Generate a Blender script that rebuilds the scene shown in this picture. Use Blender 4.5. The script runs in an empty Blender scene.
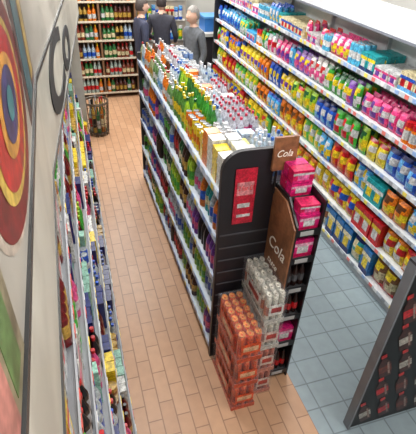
import bpy, bmesh, math, random
import numpy as np
from mathutils import Matrix, Vector
random.seed(7)
SC=bpy.context.scene
COL=SC.collection
# ------------------------------------------------------------ camera
def R(a,b,c):
    ca,sa,cb,sb,cc,sc=math.cos(a),math.sin(a),math.cos(b),math.sin(b),math.cos(c),math.sin(c)
    yaw=np.array([[ca,-sa,0],[sa,ca,0],[0,0,1]])
    fwd=np.array([0,cb,-sb]);up=np.array([0,sb,cb]);rt=np.array([1,0,0])
    r2=rt*cc+up*sc; u2=up*cc-rt*sc
    return np.stack([yaw@r2,yaw@u2,yaw@fwd])
M=R(-.330,.6166,.0501);F=434.;ZC=2.89
cd=bpy.data.cameras.new('camera');cam=bpy.data.objects.new('camera',cd);COL.objects.link(cam)
m=Matrix.Identity(4)
for i in range(3):
    m[i][0]=M[0][i];m[i][1]=M[1][i];m[i][2]=-M[2][i]
m[2][3]=ZC
cam.matrix_world=m
cd.sensor_fit='HORIZONTAL';cd.sensor_width=36;cd.lens=F/416*36;cd.clip_start=.05
SC.camera=cam
SC.view_settings.view_transform='Standard'
# ------------------------------------------------------------ materials
def mat(name,col=(.8,.8,.8),rough=.5,metal=0,emit=None,es=1,alpha=1,attr=False,noise=0,nscale=40,noise2=0,n2=150):
    mt=bpy.data.materials.new(name);mt.use_nodes=True;nt=mt.node_tree;b=nt.nodes['Principled BSDF']
    b.inputs['Base Color'].default_value=(*col,1);b.inputs['Roughness'].default_value=rough;b.inputs['Metallic'].default_value=metal
    b.inputs['Alpha'].default_value=alpha
    if emit: b.inputs['Emission Color'].default_value=(*emit,1);b.inputs['Emission Strength'].default_value=es
    src=None
    if attr:
        a=nt.nodes.new('ShaderNodeAttribute');a.attribute_name='Col';src=a.outputs['Color']
    tc=nt.nodes.new('ShaderNodeTexCoord')
    for am,scl in ((noise,nscale),(noise2,n2)):
        if not am: continue
        n=nt.nodes.new('ShaderNodeTexNoise');n.inputs['Scale'].default_value=scl;n.inputs['Detail'].default_value=3
        nt.links.new(tc.outputs['Object'],n.inputs['Vector'])
        cr=nt.nodes.new('ShaderNodeValToRGB');cr.color_ramp.elements[0].position=.38;cr.color_ramp.elements[1].position=.62
        cr.color_ramp.elements[0].color=(1-am,)*3+(1,);cr.color_ramp.elements[1].color=(1,1,1,1)
        nt.links.new(n.outputs['Fac'],cr.inputs['Fac'])
        mx=nt.nodes.new('ShaderNodeMix');mx.data_type='RGBA';mx.blend_type='MULTIPLY';mx.inputs['Factor'].default_value=1
        if src: nt.links.new(src,mx.inputs['A'])
        else: mx.inputs['A'].default_value=(*col,1)
        nt.links.new(cr.outputs['Color'],mx.inputs['B']);src=mx.outputs['Result']
    if src: nt.links.new(src,b.inputs['Base Color'])
    return mt
PACK=mat('printed_packaging',rough=.3,attr=True,noise=.4,nscale=38,noise2=.35,n2=95)
METAL=mat('painted_metal',rough=.4,attr=True,noise=.12,nscale=8)
FILM=mat('shrink_film',(.9,.9,.95),.12,alpha=.06)
def tile_mat(name,c1,c2,mort,w,h,rot,bump=.1,off=.5,ms=.008):
    mt=bpy.data.materials.new(name);mt.use_nodes=True;nt=mt.node_tree;b=nt.nodes['Principled BSDF']
    tc=nt.nodes.new('ShaderNodeTexCoord');mp=nt.nodes.new('ShaderNodeMapping');mp.inputs['Rotation'].default_value[2]=rot
    br=nt.nodes.new('ShaderNodeTexBrick');br.offset=off
    br.inputs['Color1'].default_value=(*c1,1);br.inputs['Color2'].default_value=(*c2,1);br.inputs['Mortar'].default_value=(*mort,1)
    br.inputs['Scale'].default_value=1;br.inputs['Mortar Size'].default_value=ms;br.inputs['Brick Width'].default_value=w;br.inputs['Row Height'].default_value=h
    br.inputs['Mortar Smooth'].default_value=.3;br.inputs['Bias'].default_value=0
    nt.links.new(tc.outputs['Object'],mp.inputs['Vector']);nt.links.new(mp.outputs['Vector'],br.inputs['Vector'])
    n=nt.nodes.new('ShaderNodeTexNoise');n.inputs['Scale'].default_value=14;n.inputs['Detail'].default_value=6
    nt.links.new(tc.outputs['Object'],n.inputs['Vector'])
    cr=nt.nodes.new('ShaderNodeValToRGB');cr.color_ramp.elements[0].color=(.78,.78,.78,1);cr.color_ramp.elements[1].color=(1.05,1.05,1.05,1)
    nt.links.new(n.outputs['Fac'],cr.inputs['Fac'])
    mx=nt.nodes.new('ShaderNodeMix');mx.data_type='RGBA';mx.blend_type='MULTIPLY';mx.inputs['Factor'].default_value=1
    nt.links.new(br.outputs['Color'],mx.inputs['A']);nt.links.new(cr.outputs['Color'],mx.inputs['B'])
    nt.links.new(mx.outputs['Result'],b.inputs['Base Color']);b.inputs['Roughness'].default_value=.38
    bp=nt.nodes.new('ShaderNodeBump');bp.inputs['Strength'].default_value=bump;bp.inputs['Distance'].default_value=.004;bp.invert=True
    nt.links.new(br.outputs['Fac'],bp.inputs['Height']);nt.links.new(bp.outputs['Normal'],b.inputs['Normal'])
    return mt
TILE_B=tile_mat('tan_floor_tile',(.49,.275,.155),(.56,.33,.195),(.31,.17,.10),.25,.10,math.pi/2,ms=.005)
TILE_G=tile_mat('grey_floor_tile',(.25,.31,.34),(.29,.36,.39),(.16,.20,.22),.2,.2,math.pi/2,off=.0,ms=.006)
WALL=mat('wall_paint',(.6,.59,.55),.7,noise=.06,nscale=3)
CEIL=mat('ceiling_board',(.8,.8,.8),.8)
LAMP=mat('lamp_diffuser',(1,1,1),.5,emit=(1,1,.97),es=7)
TEXTM=mat('black_lettering',(.02,.02,.02),.5)
TEXTW=mat('white_lettering',(.9,.85,.75),.5)
# ------------------------------------------------------------ mesh builder
class MB:
    def __init__(s): s.v=[];s.f=[];s.c=[]
    def add(s,tpl,pos,sc=(1,1,1),rot=0,pal=((.8,.8,.8),)):
        V,Fs,Rg=tpl;n=len(s.v);c,si=math.cos(rot),math.sin(rot)
        A=V*np.array(sc)
        X=A[:,0]*c-A[:,1]*si+pos[0];Y=A[:,0]*si+A[:,1]*c+pos[1];Z=A[:,2]+pos[2]
        s.v.extend(zip(X.tolist(),Y.tolist(),Z.tolist()))
        s.f.extend([tuple(i+n for i in f) for f in Fs])
        L=len(pal);s.c.extend([pal[r if r<L else 0] for r in Rg])
    def box(s,x0,x1,y0,y1,z0,z1,col=(.8,.8,.8)):
        n=len(s.v)
        s.v+=[(x0,y0,z0),(x1,y0,z0),(x1,y1,z0),(x0,y1,z0),(x0,y0,z1),(x1,y0,z1),(x1,y1,z1),(x0,y1,z1)]
        s.f+=[tuple(n+i for i in q) for q in ((0,3,2,1),(4,5,6,7),(0,1,5,4),(1,2,6,5),(2,3,7,6),(3,0,4,7))]
        s.c+=[col]*6
    def poly(s,pts,col):
        n=len(s.v);s.v+=[tuple(p) for p in pts];s.f.append(tuple(range(n,n+len(pts))));s.c.append(col)
    def prism(s,pts,d,col):
        n=len(pts);q=[tuple(np.array(p)+np.array(d)) for p in pts]
        s.poly(pts,col);s.poly(q[::-1],col)
        for i in range(n):
            j=(i+1)%n;s.poly([pts[i],q[i],q[j],pts[j]],col)
    def tube(s,a,b,r,col,n=6):
        a=Vector(a);b=Vector(b);d=(b-a).normalized();u=d.orthogonal().normalized();w=d.cross(u)
        k=len(s.v)
        for p in (a,b):
            for i in range(n):
                t=2*math.pi*i/n;s.v.append(tuple(p+u*math.cos(t)*r+w*math.sin(t)*r))
        for i in range(n):
            j=(i+1)%n;s.f.append((k+i,k+j,k+n+j,k+n+i));s.c.append(col)
        s.f.append(tuple(k+n+i for i in range(n)));s.c.append(col)
        s.f.append(tuple(k+n-1-i for i in range(n)));s.c.append(col)
    def make(s,name,mt,parent=None,smooth=False):
        me=bpy.data.meshes.new(name);me.from_pydata(s.v,[],s.f)
        at=me.attributes.new('Col','FLOAT_COLOR','FACE')
        arr=np.ones((len(s.c),4),dtype=np.float32);arr[:,:3]=np.array(s.c,dtype=np.float32)
        at.data.foreach_set('color',arr.ravel())
        me.materials.append(mt)
        if smooth: me.polygons.foreach_set('use_smooth',[True]*len(me.polygons))
        me.validate();me.update()
        o=bpy.data.objects.new(name,me);COL.objects.link(o)
        if parent: o.parent=parent
        return o
def empty(name,loc=(0,0,0)):
    e=bpy.data.objects.new(name,None);e.location=loc;e.empty_display_size=.1;COL.objects.link(e);return e
def lathe(prof,regs,n=8):
    V=[];Fs=[];Rg=[]
    for r,z in prof:
        for i in range(n):
            t=2*math.pi*i/n;V.append((r*math.cos(t),r*math.sin(t),z))
    for k in range(len(prof)-1):
        for i in range(n):
            j=(i+1)%n;Fs.append((k*n+i,k*n+j,(k+1)*n+j,(k+1)*n+i));Rg.append(regs[k])
    Fs.append(tuple((len(prof)-1)*n+i for i in range(n)));Rg.append(regs[-1])
    return (np.array(V),Fs,Rg)
BOTTLE=lathe([(.42,0),(.5,.03),(.5,.22),(.51,.23),(.51,.5),(.5,.51),(.47,.62),(.3,.76),(.17,.86),(.17,.9),(.2,.905),(.2,1)],[0,0,0,1,1,0,0,0,0,2,2,2],9)
WINE=lathe([(.5,0),(.5,.15),(.505,.16),(.505,.42),(.5,.43),(.5,.58),(.3,.68),(.18,.74),(.17,.85),(.19,.86),(.18,1)],[0,0,1,1,0,0,0,0,2,2,2],9)
CAN=lathe([(.42,0),(.5,.05),(.5,.3),(.5,.62),(.5,.9),(.42,.97),(.42,1.0),(.36,1.0),(.36,.975),(.12,.975)],[2,0,1,0,0,2,2,2,2,3],10)
JAR=lathe([(.46,0),(.5,.04),(.5,.2),(.5,.65),(.47,.76),(.47,.78),(.49,.785),(.49,1)],[0,0,1,0,0,2,2,2],9)
def box_t():
    V=[];Fs=[];Rg=[]
    xs=[-.5,-.28,.28,.5];zs=[0,.22,.62,.8,1]
    reg={0:[3,3,3],1:[0,2,0],2:[1,1,1],3:[0,0,0]}
    for z in zs:
        for x in xs: V.append((x,-.5,z))
    for k in range(4):
        for i in range(3):
            a=k*4+i;Fs.append((a,a+1,a+5,a+4));Rg.append(reg[k][i])
    n=len(V);V+=[(-.5,.5,0),(.5,.5,0),(.5,.5,1),(-.5,.5,1)]
    Fs+=[(0,4,8,12,16,n+3,n),(19,15,11,7,3,n+1,n+2),(n,n+3,n+2,n+1),(16,17,18,19,n+2,n+3)];Rg+=[0,0,0,0]
    return (np.array(V),Fs,Rg)
BOX=box_t()
def bag_t(layout):
    V=[];Fs=[];Rg=[];U=6;W=7
    for s in (-1,1):
        for k in range(W+1):
            for i in range(U+1):
                u=i/U;w=k/W
                b=.5*(math.sin(math.pi*u)**.5)*(math.sin(math.pi*min(max((w-.03)/.94,0),1))**.5 if 0<w<1 else 0)
                V.append((u-.5+.02*math.sin(9*w),s*b,w))
    for si in range(2):
        o=si*(U+1)*(W+1)
        for k in range(W):
            for i in range(U):
                a=o+k*(U+1)+i;q=(a,a+1,a+U+2,a+U+1);Fs.append(q if si==0 else q[::-1])
                r=int(layout[W-1-k][i]);Rg.append(r if si==0 else 0)
    return (np.array(V),Fs,Rg)
BAG=bag_t(['333333','000000','011110','011110','002200','022220','000000'])
BAG2=bag_t(['000000','111110','111100','000022','002222','302220','333333'])
BAG3=bag_t(['333333','022000','022111','000111','022220','022220','000000'])
def L(r,g,b):
    f=lambda c:(c/255)/12.92 if c<=10 else ((c/255+.055)/1.055)**2.4
    return (f(r),f(g),f(b))
RED=L(215,30,40);ORA=L(245,130,25);YEL=L(250,215,40);GRN=L(70,175,60);DGR=L(25,100,55);BLU=L(35,90,200);LBL=L(110,180,235);NAV=L(25,40,110)
WHT=L(225,225,225);BLK=L(20,20,22);BRN=L(100,60,35);CRM=L(240,225,180);PNK=L(235,90,150);PUR=L(115,60,160);SIL=L(175,180,185);LIM=L(170,215,50);TEA=L(40,165,170);GLD=L(200,160,70);DRD=L(110,20,25);CLR=L(185,205,220);GRY=L(110,112,115);AMB=L(170,95,30)
def jit(c,a=.14):
    k=1+random.uniform(-a,a);return tuple(min(1,x*k) for x in c)
def stock(mb,xf,face,y0,y1,z,gap,prods,rows=2,facings=(2,5),recess=.015,hs=(.92,1.06)):
    y=y0
    while y<y1-.04:
        t,w,h,d,pal=random.choice(prods)
        if isinstance(t,list): t=random.choice(t);w=w*random.uniform(.85,1.2)
        h=min(h*random.uniform(*hs),gap*.93);n=random.randint(*facings)
        pal=[jit(c) for c in pal];pull=random.uniform(-.01,.02)
        for k in range(n):
            if y+w>y1: break
            xx=xf(y) if callable(xf) else xf
            for r in range(rows):
                x=xx-face*(recess+pull+d/2+r*d*1.04)
                mb.add(t,(x+random.uniform(-.004,.004),y+w/2,z),(w*.95,d*.95,h),(math.pi/2 if face>0 else -math.pi/2)+random.uniform(-.1,.1) ,pal)
            y+=w
        y+=random.uniform(0,.012)
def rail(mb,x,face,y0,y1,z,h,col,tags=((1,1,1),)):
    a,b=(x-.006,x) if face<0 else (x,x+.006)
    mb.box(a,b,y0,y1,z-h,z,col)
    y=y0+.03
    xa,xb=(x-.009,x-.006) if face<0 else (x+.006,x+.009)
    while y<y1-.06:
        mb.box(xa,xb,y,y+.045,z-h*.9,z-h*.1,random.choice(tags));y+=random.uniform(.06,.14)
# ------------------------------------------------------------ room
def slab(name,x0,x1,y0,y1,z0,z1,mt):
    b=MB();b.box(x0,x1,y0,y1,z0,z1);return b.make(name,mt)
slab('floor',-1,1.30,-1.2,9.2,-.1,0,TILE_B)
slab('floor.001',1.30,3.2,-1.2,9.2,-.1,0,TILE_G)
slab('wall_left',-1.1,-1,-1.2,9.2,0,3.3,WALL)
slab('wall_right',3.2,3.3,-1.2,9.2,0,3.3,WALL)
slab('wall_back',-1,3.2,9.2,9.3,0,3.3,WALL)
slab('wall_front',-1,3.2,-1.3,-1.2,0,3.3,WALL)
slab('ceiling',-1.1,3.3,-1.3,9.3,3.3,3.4,CEIL)
def ceiling_lamp(x,y,w=.35,l=1.3,p=36):
    e=empty('ceiling_lamp',(x,y,3.3))
    b=MB();b.box(-w/2-.02,w/2+.02,-l/2-.02,l/2+.02,-.05,0,(.8,.8,.8));b.make('housing',METAL,e)
    b=MB();b.box(-w/2,w/2,-l/2,l/2,-.058,-.05);b.make('diffuser',LAMP,e)
    ld=bpy.data.lights.new('tube_light','AREA');ld.shape='RECTANGLE';ld.size=w;ld.size_y=l;ld.energy=p;ld.color=(1,.985,.96)
    lo=bpy.data.objects.new('tube_light',ld);COL.objects.link(lo);lo.parent=e;lo.location=(0,0,-.07)
for x,y,p in ((.4,.3,17),(1.8,.6,30),(.4,3,27),(1.85,3.2,35),(.5,5.8,38),(1.9,6,42),(.6,7.5,50),(1.9,8.0,54)):
    ceiling_lamp(x,y,p=p)
w=bpy.data.worlds.new('world');SC.world=w;w.use_nodes=True;w.node_tree.nodes['Background'].inputs[0].default_value=(.9,.95,1,1);w.node_tree.nodes['Background'].inputs[1].default_value=.4
# ------------------------------------------------------------ gondola
GX0,GX1,GY0,GY1,GH=.77,1.30,2.06,4.9,1.5
g=empty('gondola_shelving')
b=MB()
lg=L(205,212,220);dk=L(45,45,50)
b.box(GX0+.02,GX1-.02,GY0,GY1,0,.1,dk)
b.box(1.02,1.05,GY0,GY1,.1,GH,lg)
for z in (.12,.47,.82,1.16,GH):
    b.box(GX0,GX1,GY0,GY1,z-.025,z,lg)
    rail(b,GX0,-1,GY0,GY1,z+.012,.05,L(180,198,225),(L(225,228,235),L(110,145,205),L(205,215,228),L(215,195,90),L(90,110,160)))
    rail(b,GX1,1,GY0,GY1,z+.012,.05,L(180,195,215),(WHT,YEL))
for y in (GY0+1,GY0+2):
    b.box(1.0,1.07,y-.015,y+.015,0,GH,lg)
b.box(GX0,GX1,GY1,GY1+.03,0,GH+.08,dk)
b.make('shelf_frame',METAL,g)
b=MB();pts=[(GX0-.005,GY0-.03,0)];r=.13
for i in range(9):
    t=math.pi-i*math.pi/16;pts.append((GX0-.005+r+r*math.cos(t),GY0-.03,1.79-r+r*math.sin(t)))
pts+=[(1.09,GY0-.03,1.79),(1.09,GY0-.03,1.55),(GX1,GY0-.03,1.55),(GX1,GY0-.03,0)]
b.prism(pts,(0,.03,0),L(30,28,34))
for z in np.arange(.15,1.3,.105):
    b.box(GX0+.01,GX1-.01,GY0-.034,GY0-.03,z,z+.01,L(70,70,76))
b.make('end_panel',METAL,g)
b=MB();y=GY0-.036
b.box(.85,.985,y-.004,y,1.29,1.68,L(215,35,62))
b.box(.865,.97,y-.006,y-.004,1.50,1.59,L(235,150,155))
b.box(.875,.955,y-.006,y-.004,1.41,1.44,WHT);b.box(.875,.965,y-.006,y-.004,1.34,1.36,WHT)
b.make('promo_poster',PACK,g)
def text(name,s,size,loc,mtx,mt,parent=None,ext=.002,shear=0,off=0):
    c=bpy.data.curves.new(name,'FONT');c.body=s;c.size=size;c.extrude=ext;c.shear=shear;c.offset=off;c.materials.append(mt)
    o=bpy.data.objects.new(name,c);COL.objects.link(o);o.matrix_world=Matrix.Translation(loc)@mtx
    if parent:o.parent=parent
    return o
def basis(xa,ya):
    xa=Vector(xa);ya=Vector(ya);za=xa.cross(ya);mm=Matrix((xa,ya,za)).transposed();return mm.to_4x4()
text('poster_letters','2 for £1',.045,(.872,y-.0075,1.535),basis((.7,0,0),(0,0,1)),mat('red_lettering',RED),g,.0005)
prL=[(BOTTLE,.07,.27,.07,(DRD,RED,RED)),(BOTTLE,.075,.27,.075,(L(40,15,12),RED,BLK)),(BOTTLE,.07,.26,.07,(ORA,BLU,ORA)),(BOTTLE,.07,.25,.07,(CLR,BLU,BLU)),
 (BOTTLE,.065,.24,.065,(PUR,PNK,PUR)),(BOTTLE,.07,.26,.07,(LIM,GRN,YEL)),(CAN,.06,.16,.06,(BLU,SIL,SIL,SIL)),(WINE,.075,.3,.075,(DGR,CRM,DRD)),(BOTTLE,.07,.25,.07,(CLR,PNK,WHT)),(CAN,.065,.17,.065,(GRN,BLK,SIL,SIL)),(BOTTLE,.07,.26,.07,(L(40,15,12),BLK,RED)),(BOTTLE,.07,.27,.07,(L(60,25,18),GLD,BLK)),(BOTTLE,.065,.24,.065,(TEA,CRM,DGR))]
b=MB()
for z in (.12,.47,.82,1.16):
    stock(b,GX0,-1,GY0+.01,GY1-.02,z,.31,prL,rows=3,recess=.01,facings=(1,4))
    stock(b,GX1,1,GY0+.01,GY1-.02,z,.31,prL,rows=2,recess=.02)
b.make('bottled_drinks',PACK)
b=MB();z=GH
def grid(mb,t,x0,x1,y0,y1,dx,dy,h,pal,jx=.005,p=.96):
    y=y0+dy/2
    while y<y1:
        x=x0+dx/2
        while x<x1:
            if random.random()<p:
                pl=pal if not callable(pal) else pal(x,y)
                mb.add(t,(x+random.uniform(-jx,jx),y+random.uniform(-jx,jx),z),(dx*.92,dx*.92,h*random.uniform(.93,1.05)),random.uniform(0,6),[jit(c,.15) for c in pl])
            x+=dx
        y+=dy
W1=(L(205,220,232),L(120,170,220),L(60,110,200));W2=(L(205,222,235),LBL,L(240,240,245));W3=(L(215,215,225),PNK,L(215,60,90));SC1=(L(120,150,200),BLU,L(205,210,215),GRY);SC2=(L(240,240,240),RED,L(205,210,215),GRY);SC3=(L(205,210,215),L(90,120,190),L(215,215,220),GRY);WH=(L(240,240,235),L(230,160,80),L(245,245,245),SIL)
def mix(opts,L0=.25,wx=.13):
    d={}
    def f(x,y):
        k=(int(x/wx),int(y/L0))
        if k not in d:d[k]=random.choice(opts)
        return d[k]
    return f
y=2.5
while y<4.85:
    ln=random.uniform(.14,.3)
    for xa in (1.06,1.175):
        kind=random.choice(['can','can','bot','box'])
        if kind=='can': grid(b,CAN,xa,xa+.115,y,min(y+ln,4.85),.055,.058,random.choice([.12,.15,.17]),random.choice([SC1,SC2,SC3,SC3,WH,(L(150,190,235),WHT,L(215,215,220),GRY),(RED,WHT,SIL,GRY),(L(60,150,190),SIL,SIL,GRY)]))
        elif kind=='bot': grid(b,BOTTLE,xa,xa+.115,y,min(y+ln,4.85),.056,.062,random.choice([.2,.24]),random.choice([W1,W2,W3]))
        else:
            yy=y;pal=random.choice([(WHT,BLU,LBL,WHT),(L(235,235,235),RED,PNK,SIL),(L(200,220,240),WHT,BLU,LBL),(ORA,WHT,YEL,ORA)])
            while yy+.09<min(y+ln,4.85): b.add(BOX,(xa+.058,yy+.045,z),(.1,.085,random.choice([.12,.16])),0,pal);yy+=.09
    y+=ln
grid(b,BOTTLE,1.06,1.29,2.1,2.5,.06,.062,.22,mix([W1,W2],.15))
grid(b,BOTTLE,.98,1.06,2.75,4.85,.055,.064,.24,mix([W1,W2,W3,(ORA,WHT,WHT)],.2,.06))
grid(b,BOTTLE,.91,.98,2.7,3.7,.058,.066,.30,mix([(GRN,YEL,YEL),(LIM,DGR,YEL),(L(70,160,70),LIM,L(240,220,60)),(L(60,130,60),L(220,230,150),YEL)],.2,.06))
grid(b,BOTTLE,.91,.98,3.7,4.85,.058,.066,.22,mix([W1,(ORA,RED,WHT),W3,(L(110,60,30),CRM,WHT)],.15,.06))
grid(b,CAN,.92,1.06,2.4,2.72,.06,.065,.18,mix([SC3,WH,(ORA,WHT,SIL,GRY)],.15))
grid(b,BOTTLE,.79,.91,2.95,3.4,.055,.064,.26,mix([(YEL,GRN,GRN),(LIM,YEL,DGR),(L(90,150,60),YEL,YEL)],.2))
grid(b,BOTTLE,.79,.91,3.4,4.85,.055,.064,.2,mix([(ORA,WHT,ORA),W2,(L(110,150,90),WHT,WHT),(L(170,110,60),CRM,GLD),(L(190,200,150),GLD,RED),W1],.2,.06))
grid(b,CAN,.79,.91,2.55,2.95,.055,.06,.18,mix([(YEL,ORA,SIL,SIL),(ORA,YEL,SIL,SIL)],.2))
for i,(x,yy,w_,d_,h,pal) in enumerate([(.835,2.14,.09,.09,.22,(L(245,245,238),YEL,ORA,YEL)),(.835,2.24,.09,.09,.22,(YEL,WHT,ORA,ORA)),(.835,2.34,.09,.09,.24,(L(240,240,235),ORA,YEL,ORA)),(.835,2.44,.09,.09,.24,(ORA,YEL,WHT,ORA)),(.835,2.52,.09,.05,.2,(YEL,WHT,ORA,ORA)),(.93,2.17,.085,.14,.25,(L(240,243,236),L(120,190,120),YEL,CRM)),(.93,2.31,.085,.1,.25,(L(242,242,242),YEL,WHT,SIL)),(1.01,2.17,.05,.14,.22,(L(238,238,238),PNK,WHT,SIL)),(1.01,2.31,.05,.12,.2,(L(240,225,120),WHT,ORA,YEL))]):
    b.add(BOX,(x,yy,z),(w_,d_,h),random.uniform(-.05,.05),pal)
b.make('drinks_display',PACK)
# ------------------------------------------------------------ end rack
rk=empty('endcap_rack');RX0,RX1,RY0,RY1=1.12,1.285,1.71,2.02
b=MB();bk=L(24,23,26)
b.prism([(RX0,RY0,0),(RX0,RY1,0),(RX0,RY1,1.56),(RX0,RY0+.14,1.56),(RX0,RY0,1.44)],(.012,0,0),bk)
b.prism([(RX1-.012,RY0,0),(RX1-.012,RY1,0),(RX1-.012,RY1,1.62),(RX1-.012,RY0,1.6)],(.012,0,0),bk)
b.box(RX0,RX1,RY1-.01,RY1,0,1.56,bk)
for zz in (.08,.40,.68,.94,1.19,1.40):
    b.box(RX0+.012,RX1-.012,RY0+.005,RY1-.01,zz-.02,zz,L(60,60,62));b.box(RX0+.012,RX1-.012,RY0,RY0+.006,zz-.035,zz+.015,bk)
    b.box(RX0+.03,RX1-.05,RY0-.003,RY0,zz-.025,zz+.005,L(170,170,170))
b.box(RX0+.012,RX1-.012,RY0+.15,RY1-.01,1.53,1.55,L(60,60,62))
b.make('rack_frame',METAL,rk)
b=MB();bw=L(150,98,64)
b.prism([(RX0-.012,RY0,.84),(RX0-.012,RY1,.84),(RX0-.012,RY1,1.53),(RX0-.012,RY0+.14,1.53),(RX0-.012,RY0,1.42)],(.011,0,0),bw)
b.box(1.06,1.205,RY1-.03,RY1-.01,1.66,1.87,bw);b.box(1.09,1.10,RY1-.025,RY1-.012,1.5,1.66,bk);b.box(1.19,1.20,RY1-.025,RY1-.012,1.5,1.66,bk)
b.make('wood_sign',mat('brown_wood_print',bw,.5,attr=True,noise=.4,nscale=14,noise2=.2,n2=60),rk)
text('sign_letters','Cola',.13,(RX0-.0135,RY1-.03,1.13),basis((0,-.95,.05),(0,0,1)),TEXTW,rk,.001,.35)
text('sign_tagline','taste',.07,(RX0-.0135,RY1-.05,1.0),basis((0,-1,0),(0,0,1)),TEXTW,rk,.001,.35)
text('header_letters','Cola',.06,(1.073,RY1-.032,1.75),basis((.9,0,0),(0,0,1)),TEXTW,rk,.001,.35)
b=MB()
PKP=[(L(240,40,130),L(250,190,215),WHT,L(225,25,95)),(L(228,28,95),WHT,L(250,120,180),L(240,40,130))]
for k in range(2):
    for j in range(2):
        b.add(BOX,(RX0+.08,RY0+.19+j*.075,1.551+k*.085),(.13,.07,.08),random.uniform(-.04,.04),PKP[(k+j)%2])
b.add(BOX,(RX0+.085,RY0+.07,1.402),(.13,.1,.1),.03,PKP[0]);b.add(BOX,(RX0+.085,RY0+.075,1.504),(.12,.09,.06),-.05,PKP[1])
for zz in (1.19,.40):
    for q in range(2): b.add(BOX,(RX0+.085,RY0+.07+.1*q,zz),(.13,.09,.13),0,PKP[q])
for i in range(3):
    for zz in (.08,.68,.94):
        for j in range(4): b.add(BOTTLE,(RX0+.035+i*.045,RY0+.05+j*.06,zz),(.043,.05,.19),0,(L(40,15,12),RED if zz<.8 else L(90,90,95),BLK))
b.make('canned_drinks',PACK)
# ------------------------------------------------------------ multipacks
def multipack(x0,x1,y0,y1,z0,h,nx,ny,tpl,pal,wrap,lab):
    e=empty('drink_multipack',(x0,y0,z0));W=x1-x0;D=y1-y0
    b=MB();dx=(W-.01)/nx;dy=(D-.01)/ny
    for i in range(nx):
        for j in range(ny):
            b.add(tpl,(.005+dx*(i+.5),.005+dy*(j+.5),.006),(dx*.95,dy*.95,h-.01),random.uniform(-.3,.3),[jit(c,.12) for c in pal])
    b.box(0.002,W-.002,.002,D-.002,0,.006,wrap)
    b.box(0.0,.004,0,D,.0,.04,wrap);b.box(W-.004,W,0,D,.0,.04,wrap);b.box(.004,W-.004,0,.004,.0,.04,wrap)
    b.box(.02,W-.02,-.004,-.002,h*.35,h*.72,lab[0]);b.box(.035,W-.035,-.005,-.004,h*.45,h*.62,lab[1])
    b.box(-.004,-.002,D*.2,D*.8,h*.35,h*.72,lab[0]);b.box(-.005,-.004,D*.28,D*.7,h*.45,h*.62,lab[1])
    b.make('cans_and_tray',PACK,e)
    b=MB();b.box(-.001,W+.001,-.001,D+.001,.042,h);b.make('shrink_wrap',FILM,e)
H=.25
for k in range(3):
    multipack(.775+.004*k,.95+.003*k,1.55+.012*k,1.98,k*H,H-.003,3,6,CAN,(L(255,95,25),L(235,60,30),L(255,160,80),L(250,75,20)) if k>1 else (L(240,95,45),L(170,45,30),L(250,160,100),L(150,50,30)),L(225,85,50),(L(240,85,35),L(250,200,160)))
for k in range(4):
    multipack(.965,1.105,1.63,2.02,k*H,H-.003,3,6,CAN,((L(240,238,226),L(210,140,120),L(245,240,226),L(165,155,135)) if k>1 else (L(225,130,110),L(150,50,45),L(215,210,210),GRY)),L(215,140,125) if k<2 else L(215,212,205),(L(228,205,195),L(205,60,50)) if k<3 else (L(235,235,230),L(180,60,60)))
# ------------------------------------------------------------ right wall shelving
RX=2.42;RYA,RYB=1.45,7.3
b=MB();wh=L(205,208,210)
b.box(RX+.03,RX+.42,RYA,RYB,0,.1,L(170,175,180))
b.box(RX+.4,RX+.43,RYA,RYB,0,2.2,wh)
lv=[.12,.46,.78,1.10,1.43,1.78]
for i,z in enumerate(lv):
    x=RX+.0+.012*i
    b.box(x,RX+.4,RYA,RYB,z-.025,z,wh);rail(b,x,-1,RYA,RYB,z+.01,.04,L(200,205,212),(WHT,L(240,220,100),L(225,120,110),L(150,155,165),L(150,180,225)))
for y in np.arange(RYA,RYB+.01,.975): b.box(RX+.36,RX+.4,y-.012,y+.012,0,2.1,L(180,183,186))
b.box(RX+.02,RX+.42,RYB,RYB+.03,0,2.3,L(30,30,34))
b.box(RX+.08,RX+.46,RYA,RYB,2.12,2.15,wh);b.box(RX+.07,RX+.09,RYA,RYB,2.12,2.34,L(225,228,232));b.box(RX+.062,RX+.07,RYA,RYB,2.12,2.14,L(120,125,135))
b.make('grocery_shelving',METAL)
BG=[BAG,BAG2,BAG3]
def bags(lst,w,h,d=.09): return [(BG,w,h,d,p) for p in lst]
LG=L(120,210,90);SKY=L(80,180,240);HOT=L(245,70,140)
P0=bags([(YEL,RED,WHT,GLD),(L(150,95,50),YEL,CRM,RED),(L(110,160,70),YEL,CRM,DGR),(TEA,YEL,CRM,NAV),(L(90,120,150),ORA,CRM,NAV),(ORA,YEL,WHT,BRN),(SKY,YEL,WHT,BLU),(L(150,180,200),L(150,90,50),CRM,BLU)],.16,.27)+[(BOX,.15,.26,.1,(L(40,120,190),CRM,YEL,NAV))]
P1=bags([(YEL,BLU,RED,YEL),(ORA,YEL,WHT,RED),(YEL,GRN,WHT,YEL),(L(60,140,190),CRM,YEL,BLU),(L(200,130,50),YEL,RED,BRN),(LG,YEL,WHT,DGR),(YEL,RED,WHT,ORA),(YEL,WHT,ORA,YEL)],.145,.25)+[(BOX,.14,.25,.1,(RED,YEL,WHT,RED))]
P2=bags([(RED,YEL,ORA,RED),(LG,WHT,YEL,GRN),(YEL,RED,ORA,YEL),(ORA,BRN,YEL,ORA),(L(240,200,50),GRN,RED,GLD),(SKY,WHT,YEL,BLU),(LIM,YEL,WHT,GRN),(YEL,PUR,WHT,YEL)],.13,.24)+[(BOX,.12,.23,.1,(TEA,WHT,YEL,TEA))]
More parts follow.
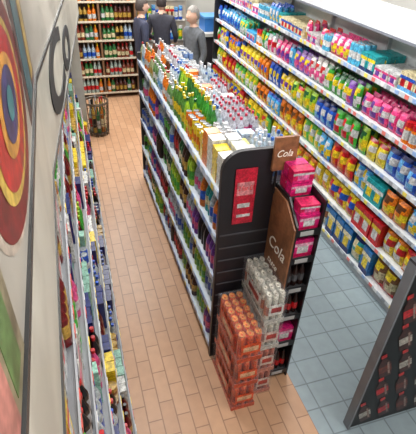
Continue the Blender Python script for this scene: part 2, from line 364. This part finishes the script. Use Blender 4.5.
P3=bags([(GRN,WHT,RED,GRN),(BLU,YEL,WHT,BLU),(YEL,PUR,WHT,YEL),(SKY,BLU,WHT,BLU),(LIM,DGR,YEL,GRN),(L(250,230,70),WHT,YEL,RED),(ORA,BLU,YEL,ORA),(HOT,WHT,YEL,PNK),(BLU,WHT,LBL,NAV)],.12,.23,.08)
P4=bags([(BLU,WHT,LBL,BLU),(L(60,200,150),YEL,WHT,DGR),(YEL,ORA,RED,YEL),(L(230,225,220),RED,PNK,SIL),(SKY,WHT,BLU,NAV),(GRN,YEL,WHT,DGR),(L(150,90,200),YEL,PNK,PUR),(HOT,WHT,PUR,HOT)],.11,.22,.08)+[(JAR,.08,.18,.08,(ORA,WHT,RED)),(BOX,.1,.12,.1,(SKY,WHT,RED,BLU)),(BOX,.12,.15,.1,(WHT,GRN,BLU,LBL))]
P5=bags([(HOT,WHT,YEL,RED),(L(235,225,225),PNK,RED,PNK),(SKY,WHT,YEL,BLU),(L(160,100,200),WHT,PNK,PUR),(RED,WHT,YEL,RED)],.1,.19,.08)+[(CAN,.06,.17,.06,(L(90,190,230),WHT,SIL,SIL)),(BOX,.09,.13,.1,(CRM,BLU,RED,LBL)),(BOX,.11,.15,.1,(TEA,YEL,WHT,NAV)),(BOX,.1,.1,.1,(L(235,235,235),HOT,PUR,PNK))]
b=MB()
for i,(z,P) in enumerate(zip(lv,(P0,P1,P2,P3,P4,P5))):
    stock(b,RX+.012*i,-1,RYA+.01,RYB-.01,z,.30,P,rows=3,facings=(1,3),recess=.008,hs=(.85,1.14))
b.make('snack_packets',PACK)
# near chiller cabinet with printed bottles
gb=empty('chiller_cabinet');b=MB();y=1.21;cx0=1.52
b.box(cx0,2.40,y,y+.05,0,1.5,L(16,13,15));b.box(cx0-.014,cx0,y-.01,y+.05,0,1.5,L(120,124,130));b.box(cx0-.014,2.40,y-.01,y+.05,1.5,1.515,L(60,60,64))
b.make('cabinet_body',METAL,gb)
b=MB();ca,sa=math.cos(.35),math.sin(.35)
def P2d(cx,cz,a,c): return (cx+(a*ca-c*sa),cz+(a*sa+c*ca))
for i in range(6):
    for j in range(6):
        cx=cx0+.12+i*.15+(j%2)*.06;cz=.05+j*.25
        if cx>2.3 or cz+.26>1.5: continue
        S=1.35
        def pp(lst,col,o): 
            q=[P2d(cx,cz,a*S,c*S) for a,c in lst];b.poly([(u,y-.003-o*.001,v) for u,v in q],col)
        pp([(-.028,0),(.028,0),(.032,.03),(.032,.11),(.012,.15),(.012,.175),(-.012,.175),(-.012,.15),(-.032,.11),(-.032,.03)],L(75,30,22),0)
        pp([(-.032,.045),(.032,.045),(.032,.095),(-.032,.095)],(L(200,195,185),RED,L(120,50,35))[(i+j)%3],1)
        pp([(.012,.02),(.022,.02),(.022,.12),(.012,.12)],L(170,140,130),2)
        pp([(-.014,.165),(.014,.165),(.014,.19),(-.014,.19)],L(225,45,45),1)
b.make('bottle_print',PACK,gb)
# ------------------------------------------------------------ left shelving (slightly angled at its far part)
def bend(y): return 0.0 if y<2 else (y-2)*.022
LXS=[(.12,.10),(.47,.03),(.82,-.03),(1.17,-.085),(1.50,-.12)]
LY0,LY1=-.3,6.2
sd=empty('side_shelving')
b=MB();gk=L(60,62,66)
def strip(mb,x,z0,z1,col,x_in=-.6,f=bend,ys=None):
    ys=ys or [LY0,2,LY1]
    for a,c in zip(ys[:-1],ys[1:]):
        mb.prism([(x_in,a,z0),(x+f(a),a,z0),(x+f(c),c,z0),(x_in,c,z0)],(0,0,z1-z0),col)
strip(b,.08,0,.09,gk);b.box(-.62,-.6,LY0,LY1,0,2.6,lg)
TG=(L(215,215,215),YEL,L(210,80,70),L(120,120,130))
for z,x in LXS:
    strip(b,x,z-.025,z,L(120,122,126))
    y=LY0
    while y<LY1-.08:
        xx=x+bend(y);b.box(xx-.002,xx+.006,y,y+.1,z-.03,z+.01,L(165,168,172));b.box(xx+.006,xx+.009,y+.02,y+.07,z-.028,z+.008,random.choice(TG));y+=.1
b.box(-.6,.2,LY1,LY1+.05,0,2.6,L(170,168,160))
b.make('shelf_frame',METAL,sd)
b=MB()
PL=[(BOTTLE,.06,.24,.06,(L(200,210,215),BLU,BLU)),(BOX,.07,.24,.08,(YEL,RED,WHT,ORA)),(BOTTLE,.06,.25,.06,(GRN,WHT,LIM)),(BOX,.07,.24,.08,(L(150,200,180),GRN,SIL,LBL)),(BOTTLE,.06,.24,.06,(PNK,WHT,RED)),(CAN,.06,.16,.06,(BLU,WHT,SIL,SIL)),(JAR,.07,.17,.07,(AMB,CRM,GLD)),(BOTTLE,.06,.24,.06,(BLK,SIL,RED)),(BOTTLE,.06,.25,.06,(DRD,GLD,BLK)),(BOX,.06,.24,.08,(NAV,TEA,WHT,NAV)),(BOX,.06,.24,.08,(L(225,225,220),PNK,RED,WHT))]
for z,x in LXS: stock(b,(lambda y,x=x:x+bend(y)),1,LY0,LY1,z,.3,PL,rows=4,recess=.01,facings=(1,4))
b.make('household_bottles',PACK)
def fb(y): return 0 if y<2 else (y-2)*.095
FX=-.135;YS=[LY0,2,6.0]
b=MB()
def fpan(mb,z0,z1,col,o=0,t=.02):
    for a,c in zip(YS[:-1],YS[1:]):
        mb.prism([(FX-t+fb(a),a,z0),(FX+o+fb(a),a,z0),(FX+o+fb(c),c,z0),(FX-t+fb(c),c,z0)],(0,0,z1-z0),col)
fpan(b,1.80,2.25,L(188,184,172));fpan(b,2.25,2.27,L(50,50,50),.008);fpan(b,2.27,2.85,L(165,160,150));fpan(b,1.78,1.80,L(70,70,70),.006)
b.prism([(-.6,LY0,1.78),(FX-.02,LY0,1.78),(FX-.02,2,1.78),(FX-.02+fb(6),6,1.78),(-.6,6,1.78)],(0,0,.015),L(110,110,110))
b.make('fascia_board',mat('fascia_print_base',rough=.35,attr=True,noise=.25,nscale=3),sd)
b=MB()
def disc(cy,cz,ry,rz,col,x): b.poly([(x,cy+ry*math.cos(t*math.pi/24),cz+rz*math.sin(t*math.pi/24)) for t in range(48)],col)
# mural: coloured panels and a crest
b.box(FX,FX+.001,1.45,1.98,2.28,2.84,L(90,60,60));b.box(FX+.001,FX+.002,1.55,1.75,2.3,2.7,L(60,110,120));b.box(FX+.001,FX+.002,1.8,1.93,2.32,2.6,L(200,170,90))
cy,cz=1.02,2.52
disc(cy,cz,.46,.235,L(190,175,160),FX+.001);disc(cy,cz,.43,.225,L(125,20,28),FX+.002);disc(cy,cz,.33,.175,L(215,180,80),FX+.003);disc(cy,cz,.29,.155,L(185,25,32),FX+.004);disc(cy,cz,.19,.10,L(215,150,60),FX+.005);disc(cy,cz,.14,.075,L(55,50,110),FX+.006);disc(cy,cz,.06,.035,L(60,140,150),FX+.007)
b.box(FX,FX+.002,-.1,.54,2.275,2.84,L(135,125,100));b.box(FX+.002,FX+.003,.05,.26,2.28,2.6,L(75,100,50));b.box(FX+.002,FX+.003,.29,.40,2.28,2.75,L(190,125,115));b.box(FX+.002,FX+.003,.42,.50,2.30,2.6,L(90,120,70))
b.box(FX+.002,FX+.003,.30,.36,2.6,2.84,L(225,200,180))
b.make('logo_print',mat('poster_print',rough=.35,attr=True,noise=.45,nscale=11,noise2=.35,n2=30),sd)
dn=math.hypot(.095,1)
text('fascia_letters','Co',.56,(FX+.004+fb(2.35),2.35,1.845),basis((.095/dn*2.4,1/dn*2.4,0),(0,0,1)),TEXTM,sd,.001,off=.014)
# ------------------------------------------------------------ back liquor shelving
b=MB();wd=L(125,92,66);BY=7.9
b.box(0,1.25,BY+.3,BY+.33,0,2.4,wd)
for xx in (0,.62,1.22): b.box(xx,xx+.03,BY,BY+.3,0,2.4,wd)
lvB=[.10,.40,.70,1.0,1.30,1.6,1.9]
for z in lvB: b.box(0,1.25,BY-.0,BY+.3,z-.03,z,wd);b.box(0,1.25,BY-.008,BY,z-.02,z+.01,L(210,200,180))
b.make('liquor_shelving',METAL)
b=MB()
PB=[((L(200,120,45),CRM,GLD)),((L(50,120,60),CRM,RED)),((CLR,BLU,SIL)),((L(90,35,25),GLD,BLK)),((L(180,200,190),RED,WHT)),((GLD,BLK,BLK)),((L(50,120,70),WHT,GLD)),((L(140,60,35),CRM,RED)),((ORA,WHT,YEL))]
for z in lvB:
    x=.06
    while x<1.2:
        pl=random.choice(PB);t=random.choice([WINE,BOTTLE])
        for k in range(random.randint(1,3)):
            if x<1.2 and not .59<x<.68: b.add(t,(x,BY+.05,z),(.065,.065,random.uniform(.22,.26)),0,pl);b.add(t,(x,BY+.14,z),(.065,.065,.25),0,pl)
            x+=.072
b.make('liquor_bottles',PACK)
bs=empty('wire_basket',(.35,6.4,0));b=MB();n=18
for k,(z,r) in enumerate(((.04,.15),(.2,.16),(.36,.17),(.5,.18),(.52,.18))):
    for i in range(n):
        a,c=2*math.pi*i/n,2*math.pi*(i+1)/n
        b.tube((r*math.cos(a),r*math.sin(a),z),(r*math.cos(c),r*math.sin(c),z),.009 if k>2 else .006,L(90,75,60),5)
for i in range(n):
    a=2*math.pi*i/n;b.tube((.15*math.cos(a),.15*math.sin(a),0),(.18*math.cos(a),.18*math.sin(a),.52),.006,L(90,75,60),5)
b.poly([(.145*math.cos(2*math.pi*i/n),.145*math.sin(2*math.pi*i/n),.05) for i in range(n)],L(60,50,45))
b.make('basket_wires',METAL,bs)
b=MB()
for i in range(9):
    a=i*.8;q=.09 if i else 0
    b.add(WINE,(q*math.cos(a),q*math.sin(a),.052),(.06,.06,.46+.03*(i%3)),0,PB[i%7])
b.make('basket_bottles',PACK,bs)
ct=empty('till_counter');b=MB()
b.box(2.35,3.15,7.75,8.25,0,1.05,L(45,42,45));b.box(2.3,3.17,7.7,8.3,1.05,1.1,L(190,188,182));b.box(2.45,3.1,7.85,8.2,1.1,1.32,L(50,110,180));b.box(2.43,3.12,7.83,8.22,1.32,1.35,L(80,145,205))
b.make('counter_body',METAL,ct)
cb=empty('display_cabinet');b=MB()
b.box(1.35,2.3,8.6,8.95,0,2.2,L(170,158,145))
for k in range(6): b.box(1.38,2.27,8.55,8.6,.1+k*.35,.13+k*.35,L(215,212,205))
b.make('cabinet_frame',METAL,cb)
b=MB()
for k in range(6):
    x=1.42
    while x<2.24: b.add(random.choice([BOX,BOTTLE,JAR]),(x,8.555,.131+k*.35),(.075,.06,random.uniform(.16,.25)),0,random.choice([(RED,WHT,YEL,RED),(BLU,WHT,LBL,BLU),(GRN,YEL,WHT,DGR),(CRM,RED,BRN,GLD),(BLK,GLD,SIL,BLK)]));x+=.085
b.make('cabinet_goods',PACK,cb)
# ------------------------------------------------------------ people
SKIN=mat('skin',(.62,.38,.28),.5)
def person(loc,rot,topc,pantc,hairc,wr=((.24,-.1,.88),(-.24,-.06,.88)),step=.08):
    e=empty('person',loc);e.rotation_euler=(0,0,rot);e.scale=(.95,1.0,1)
    mt=[mat('jacket',topc,.75,noise=.25,nscale=20),mat('trousers',pantc,.8,noise=.2,nscale=20),SKIN,mat('shoes',(.03,.03,.03),.5),mat('hair',hairc,.6,noise=.4,nscale=60)]
    V=[(0,0,.96),(0,.01,1.14),(0,.0,1.34),(0,.01,1.46),(0,-.01,1.56)];Rr=[(.155,.115),(.145,.105),(.175,.115),(.07,.065),(.055,.055)]
    E=[(0,1),(1,2),(2,3),(3,4)]
    for s in (1,-1):
        st=step*s;n=len(V)
        V+=[(s*.09,0,.86),(s*.1,-.03-st*.5,.48),(s*.1,.02-st,.09),(s*.11,-.15-st,.035)];Rr+=[(.095,.1),(.06,.065),(.045,.045),(.04,.03)]
        E+=[(0,n),(n,n+1),(n+1,n+2),(n+2,n+3)]
        n=len(V);wx=wr[0] if s>0 else wr[1]
        V+=[(s*.18,.01,1.41),(s*.25,.03,1.14),wx];Rr+=[(.07,.07),(.05,.05),(.034,.034)]
        E+=[(2,n),(n,n+1),(n+1,n+2)]
    me=bpy.data.meshes.new('body');me.from_pydata(V,E,[]);o=bpy.data.objects.new('tmp',me);COL.objects.link(o)
    o.modifiers.new('s','SKIN');ss=o.modifiers.new('u','SUBSURF');ss.levels=2;ss.render_levels=2
    for i,r in enumerate(Rr): me.skin_vertices[0].data[i].radius=r;me.skin_vertices[0].data[i].use_root=(i==0)
    dg=bpy.context.evaluated_depsgraph_get();dg.update();nm=bpy.data.meshes.new_from_object(o.evaluated_get(dg));bpy.data.objects.remove(o)
    nm.materials.clear()
    for q in mt:nm.materials.append(q)
    for p in nm.polygons:
        c=p.center;p.use_smooth=True
        p.material_index=2 if c.z>1.49 else 3 if c.z<.1 else 1 if (c.z<.9 and abs(c.x)<.19) else 0
    bo=bpy.data.objects.new('body',nm);COL.objects.link(bo);bo.parent=e
    bm=bmesh.new();bmesh.ops.create_uvsphere(bm,u_segments=20,v_segments=16,radius=1)
    for v in bm.verts:
        x,y,z=v.co
        k=1-.25*max(0,-z)**1.5
        nx,ny,nz2=x*.078*k,y*.098*(1-.1*max(0,-z)),z*.12
        if y<-.7 and abs(x)<.2 and -.35<z<.1: ny-=.022*(1-abs(x)/.25)
        if y<-.6 and .02<z<.3 and .15<abs(x)<.6: ny+=.006
        if y<-.6 and -.62<z<-.4 and abs(x)<.35: ny-=.005
        v.co=(nx,ny-.02,nz2+1.635)
    hm=bpy.data.meshes.new('head');bm.to_mesh(hm);bm.free()
    for q in mt:hm.materials.append(q)
    for p in hm.polygons:p.material_index=2;p.use_smooth=True
    ho=bpy.data.objects.new('head',hm);COL.objects.link(ho);ho.parent=e
    bm=bmesh.new();bmesh.ops.create_uvsphere(bm,u_segments=20,v_segments=16,radius=1)
    dl=[v for v in bm.verts if (v.co.z<.25 and v.co.y<-.15) or v.co.z<-.45 or (v.co.y<-.75 and v.co.z<.5)]
    bmesh.ops.delete(bm,geom=dl,context='VERTS')
    for v in bm.verts: v.co=(v.co.x*.088,v.co.y*.107-.015,v.co.z*.13+1.64)
    hm=bpy.data.meshes.new('hair');bm.to_mesh(hm);bm.free();hm.materials.append(mt[4])
    for p in hm.polygons:p.use_smooth=True
    ho=bpy.data.objects.new('hair',hm);COL.objects.link(ho);ho.parent=e
    b=MB();ball=lathe([(.01,-.5),(.35,-.35),(.5,0),(.35,.35),(.01,.5)],[0]*5,8)
    for s in (1,-1):
        b.add(ball,(s*.03,-.108,1.645),(.018,.012,.012),0,((.9,.9,.9),));b.add(ball,(s*.03,-.114,1.645),(.008,.006,.008),0,((.05,.03,.02),))
        b.add(ball,(s*.08,-.01,1.63),(.02,.035,.06),0,((.6,.36,.27),))
    b.box(-.022,.022,-.113,-.108,1.572,1.58,(.45,.16,.14))
    b.make('face_features',METAL,e)
    for s,wv in ((1,wr[0]),(-1,wr[1])):
        V=[Vector(wv)];E=[];Rr=[.026]
        d=(Vector(wv)-Vector((s*.25,.03,1.14))).normalized();side=Vector((0,1,0)) if abs(d.z)>.6 else Vector((1,0,0))
        pa=V[0]+d*.05;V.append(pa);Rr.append(.03);E.append((0,1))
        curl=Vector((-s*.4,-.2,0))
        for k in range(4):
            off=side*(k-1.5)*.021;ln=(.07,.082,.078,.06)[k];n=len(V)
            V+= [pa+off+d*.035,pa+off+d*(.035+ln*.5),pa+off+d*(.035+ln*.85)+curl*.03];Rr+=[.010,.009,.007];E+=[(1,n),(n,n+1),(n+1,n+2)]
        n=len(V);V+=[pa-side*.035,pa-side*.05+d*.035];Rr+=[.011,.008];E+=[(1,n),(n,n+1)]
        me=bpy.data.meshes.new('h');me.from_pydata([tuple(v) for v in V],E,[]);o=bpy.data.objects.new('hand',me);COL.objects.link(o)
        o.modifiers.new('s','SKIN');ss=o.modifiers.new('u','SUBSURF');ss.levels=1;ss.render_levels=1
        for i,r in enumerate(Rr): me.skin_vertices[0].data[i].radius=(r,r);me.skin_vertices[0].data[i].use_root=(i==0)
        me.materials.append(SKIN);o.parent=e
    return e
person((1.86,6.5,0),math.radians(-70),(.11,.12,.135),(.04,.04,.06),(.26,.24,.22))
person((1.60,7.5,0),math.radians(160),(.03,.03,.045),(.03,.03,.05),(.03,.02,.02),wr=((.2,-.25,1.05),(-.2,-.25,1.0)))
person((1.22,7.2,0),math.radians(100),(.03,.035,.07),(.03,.03,.06),(.05,.035,.03))
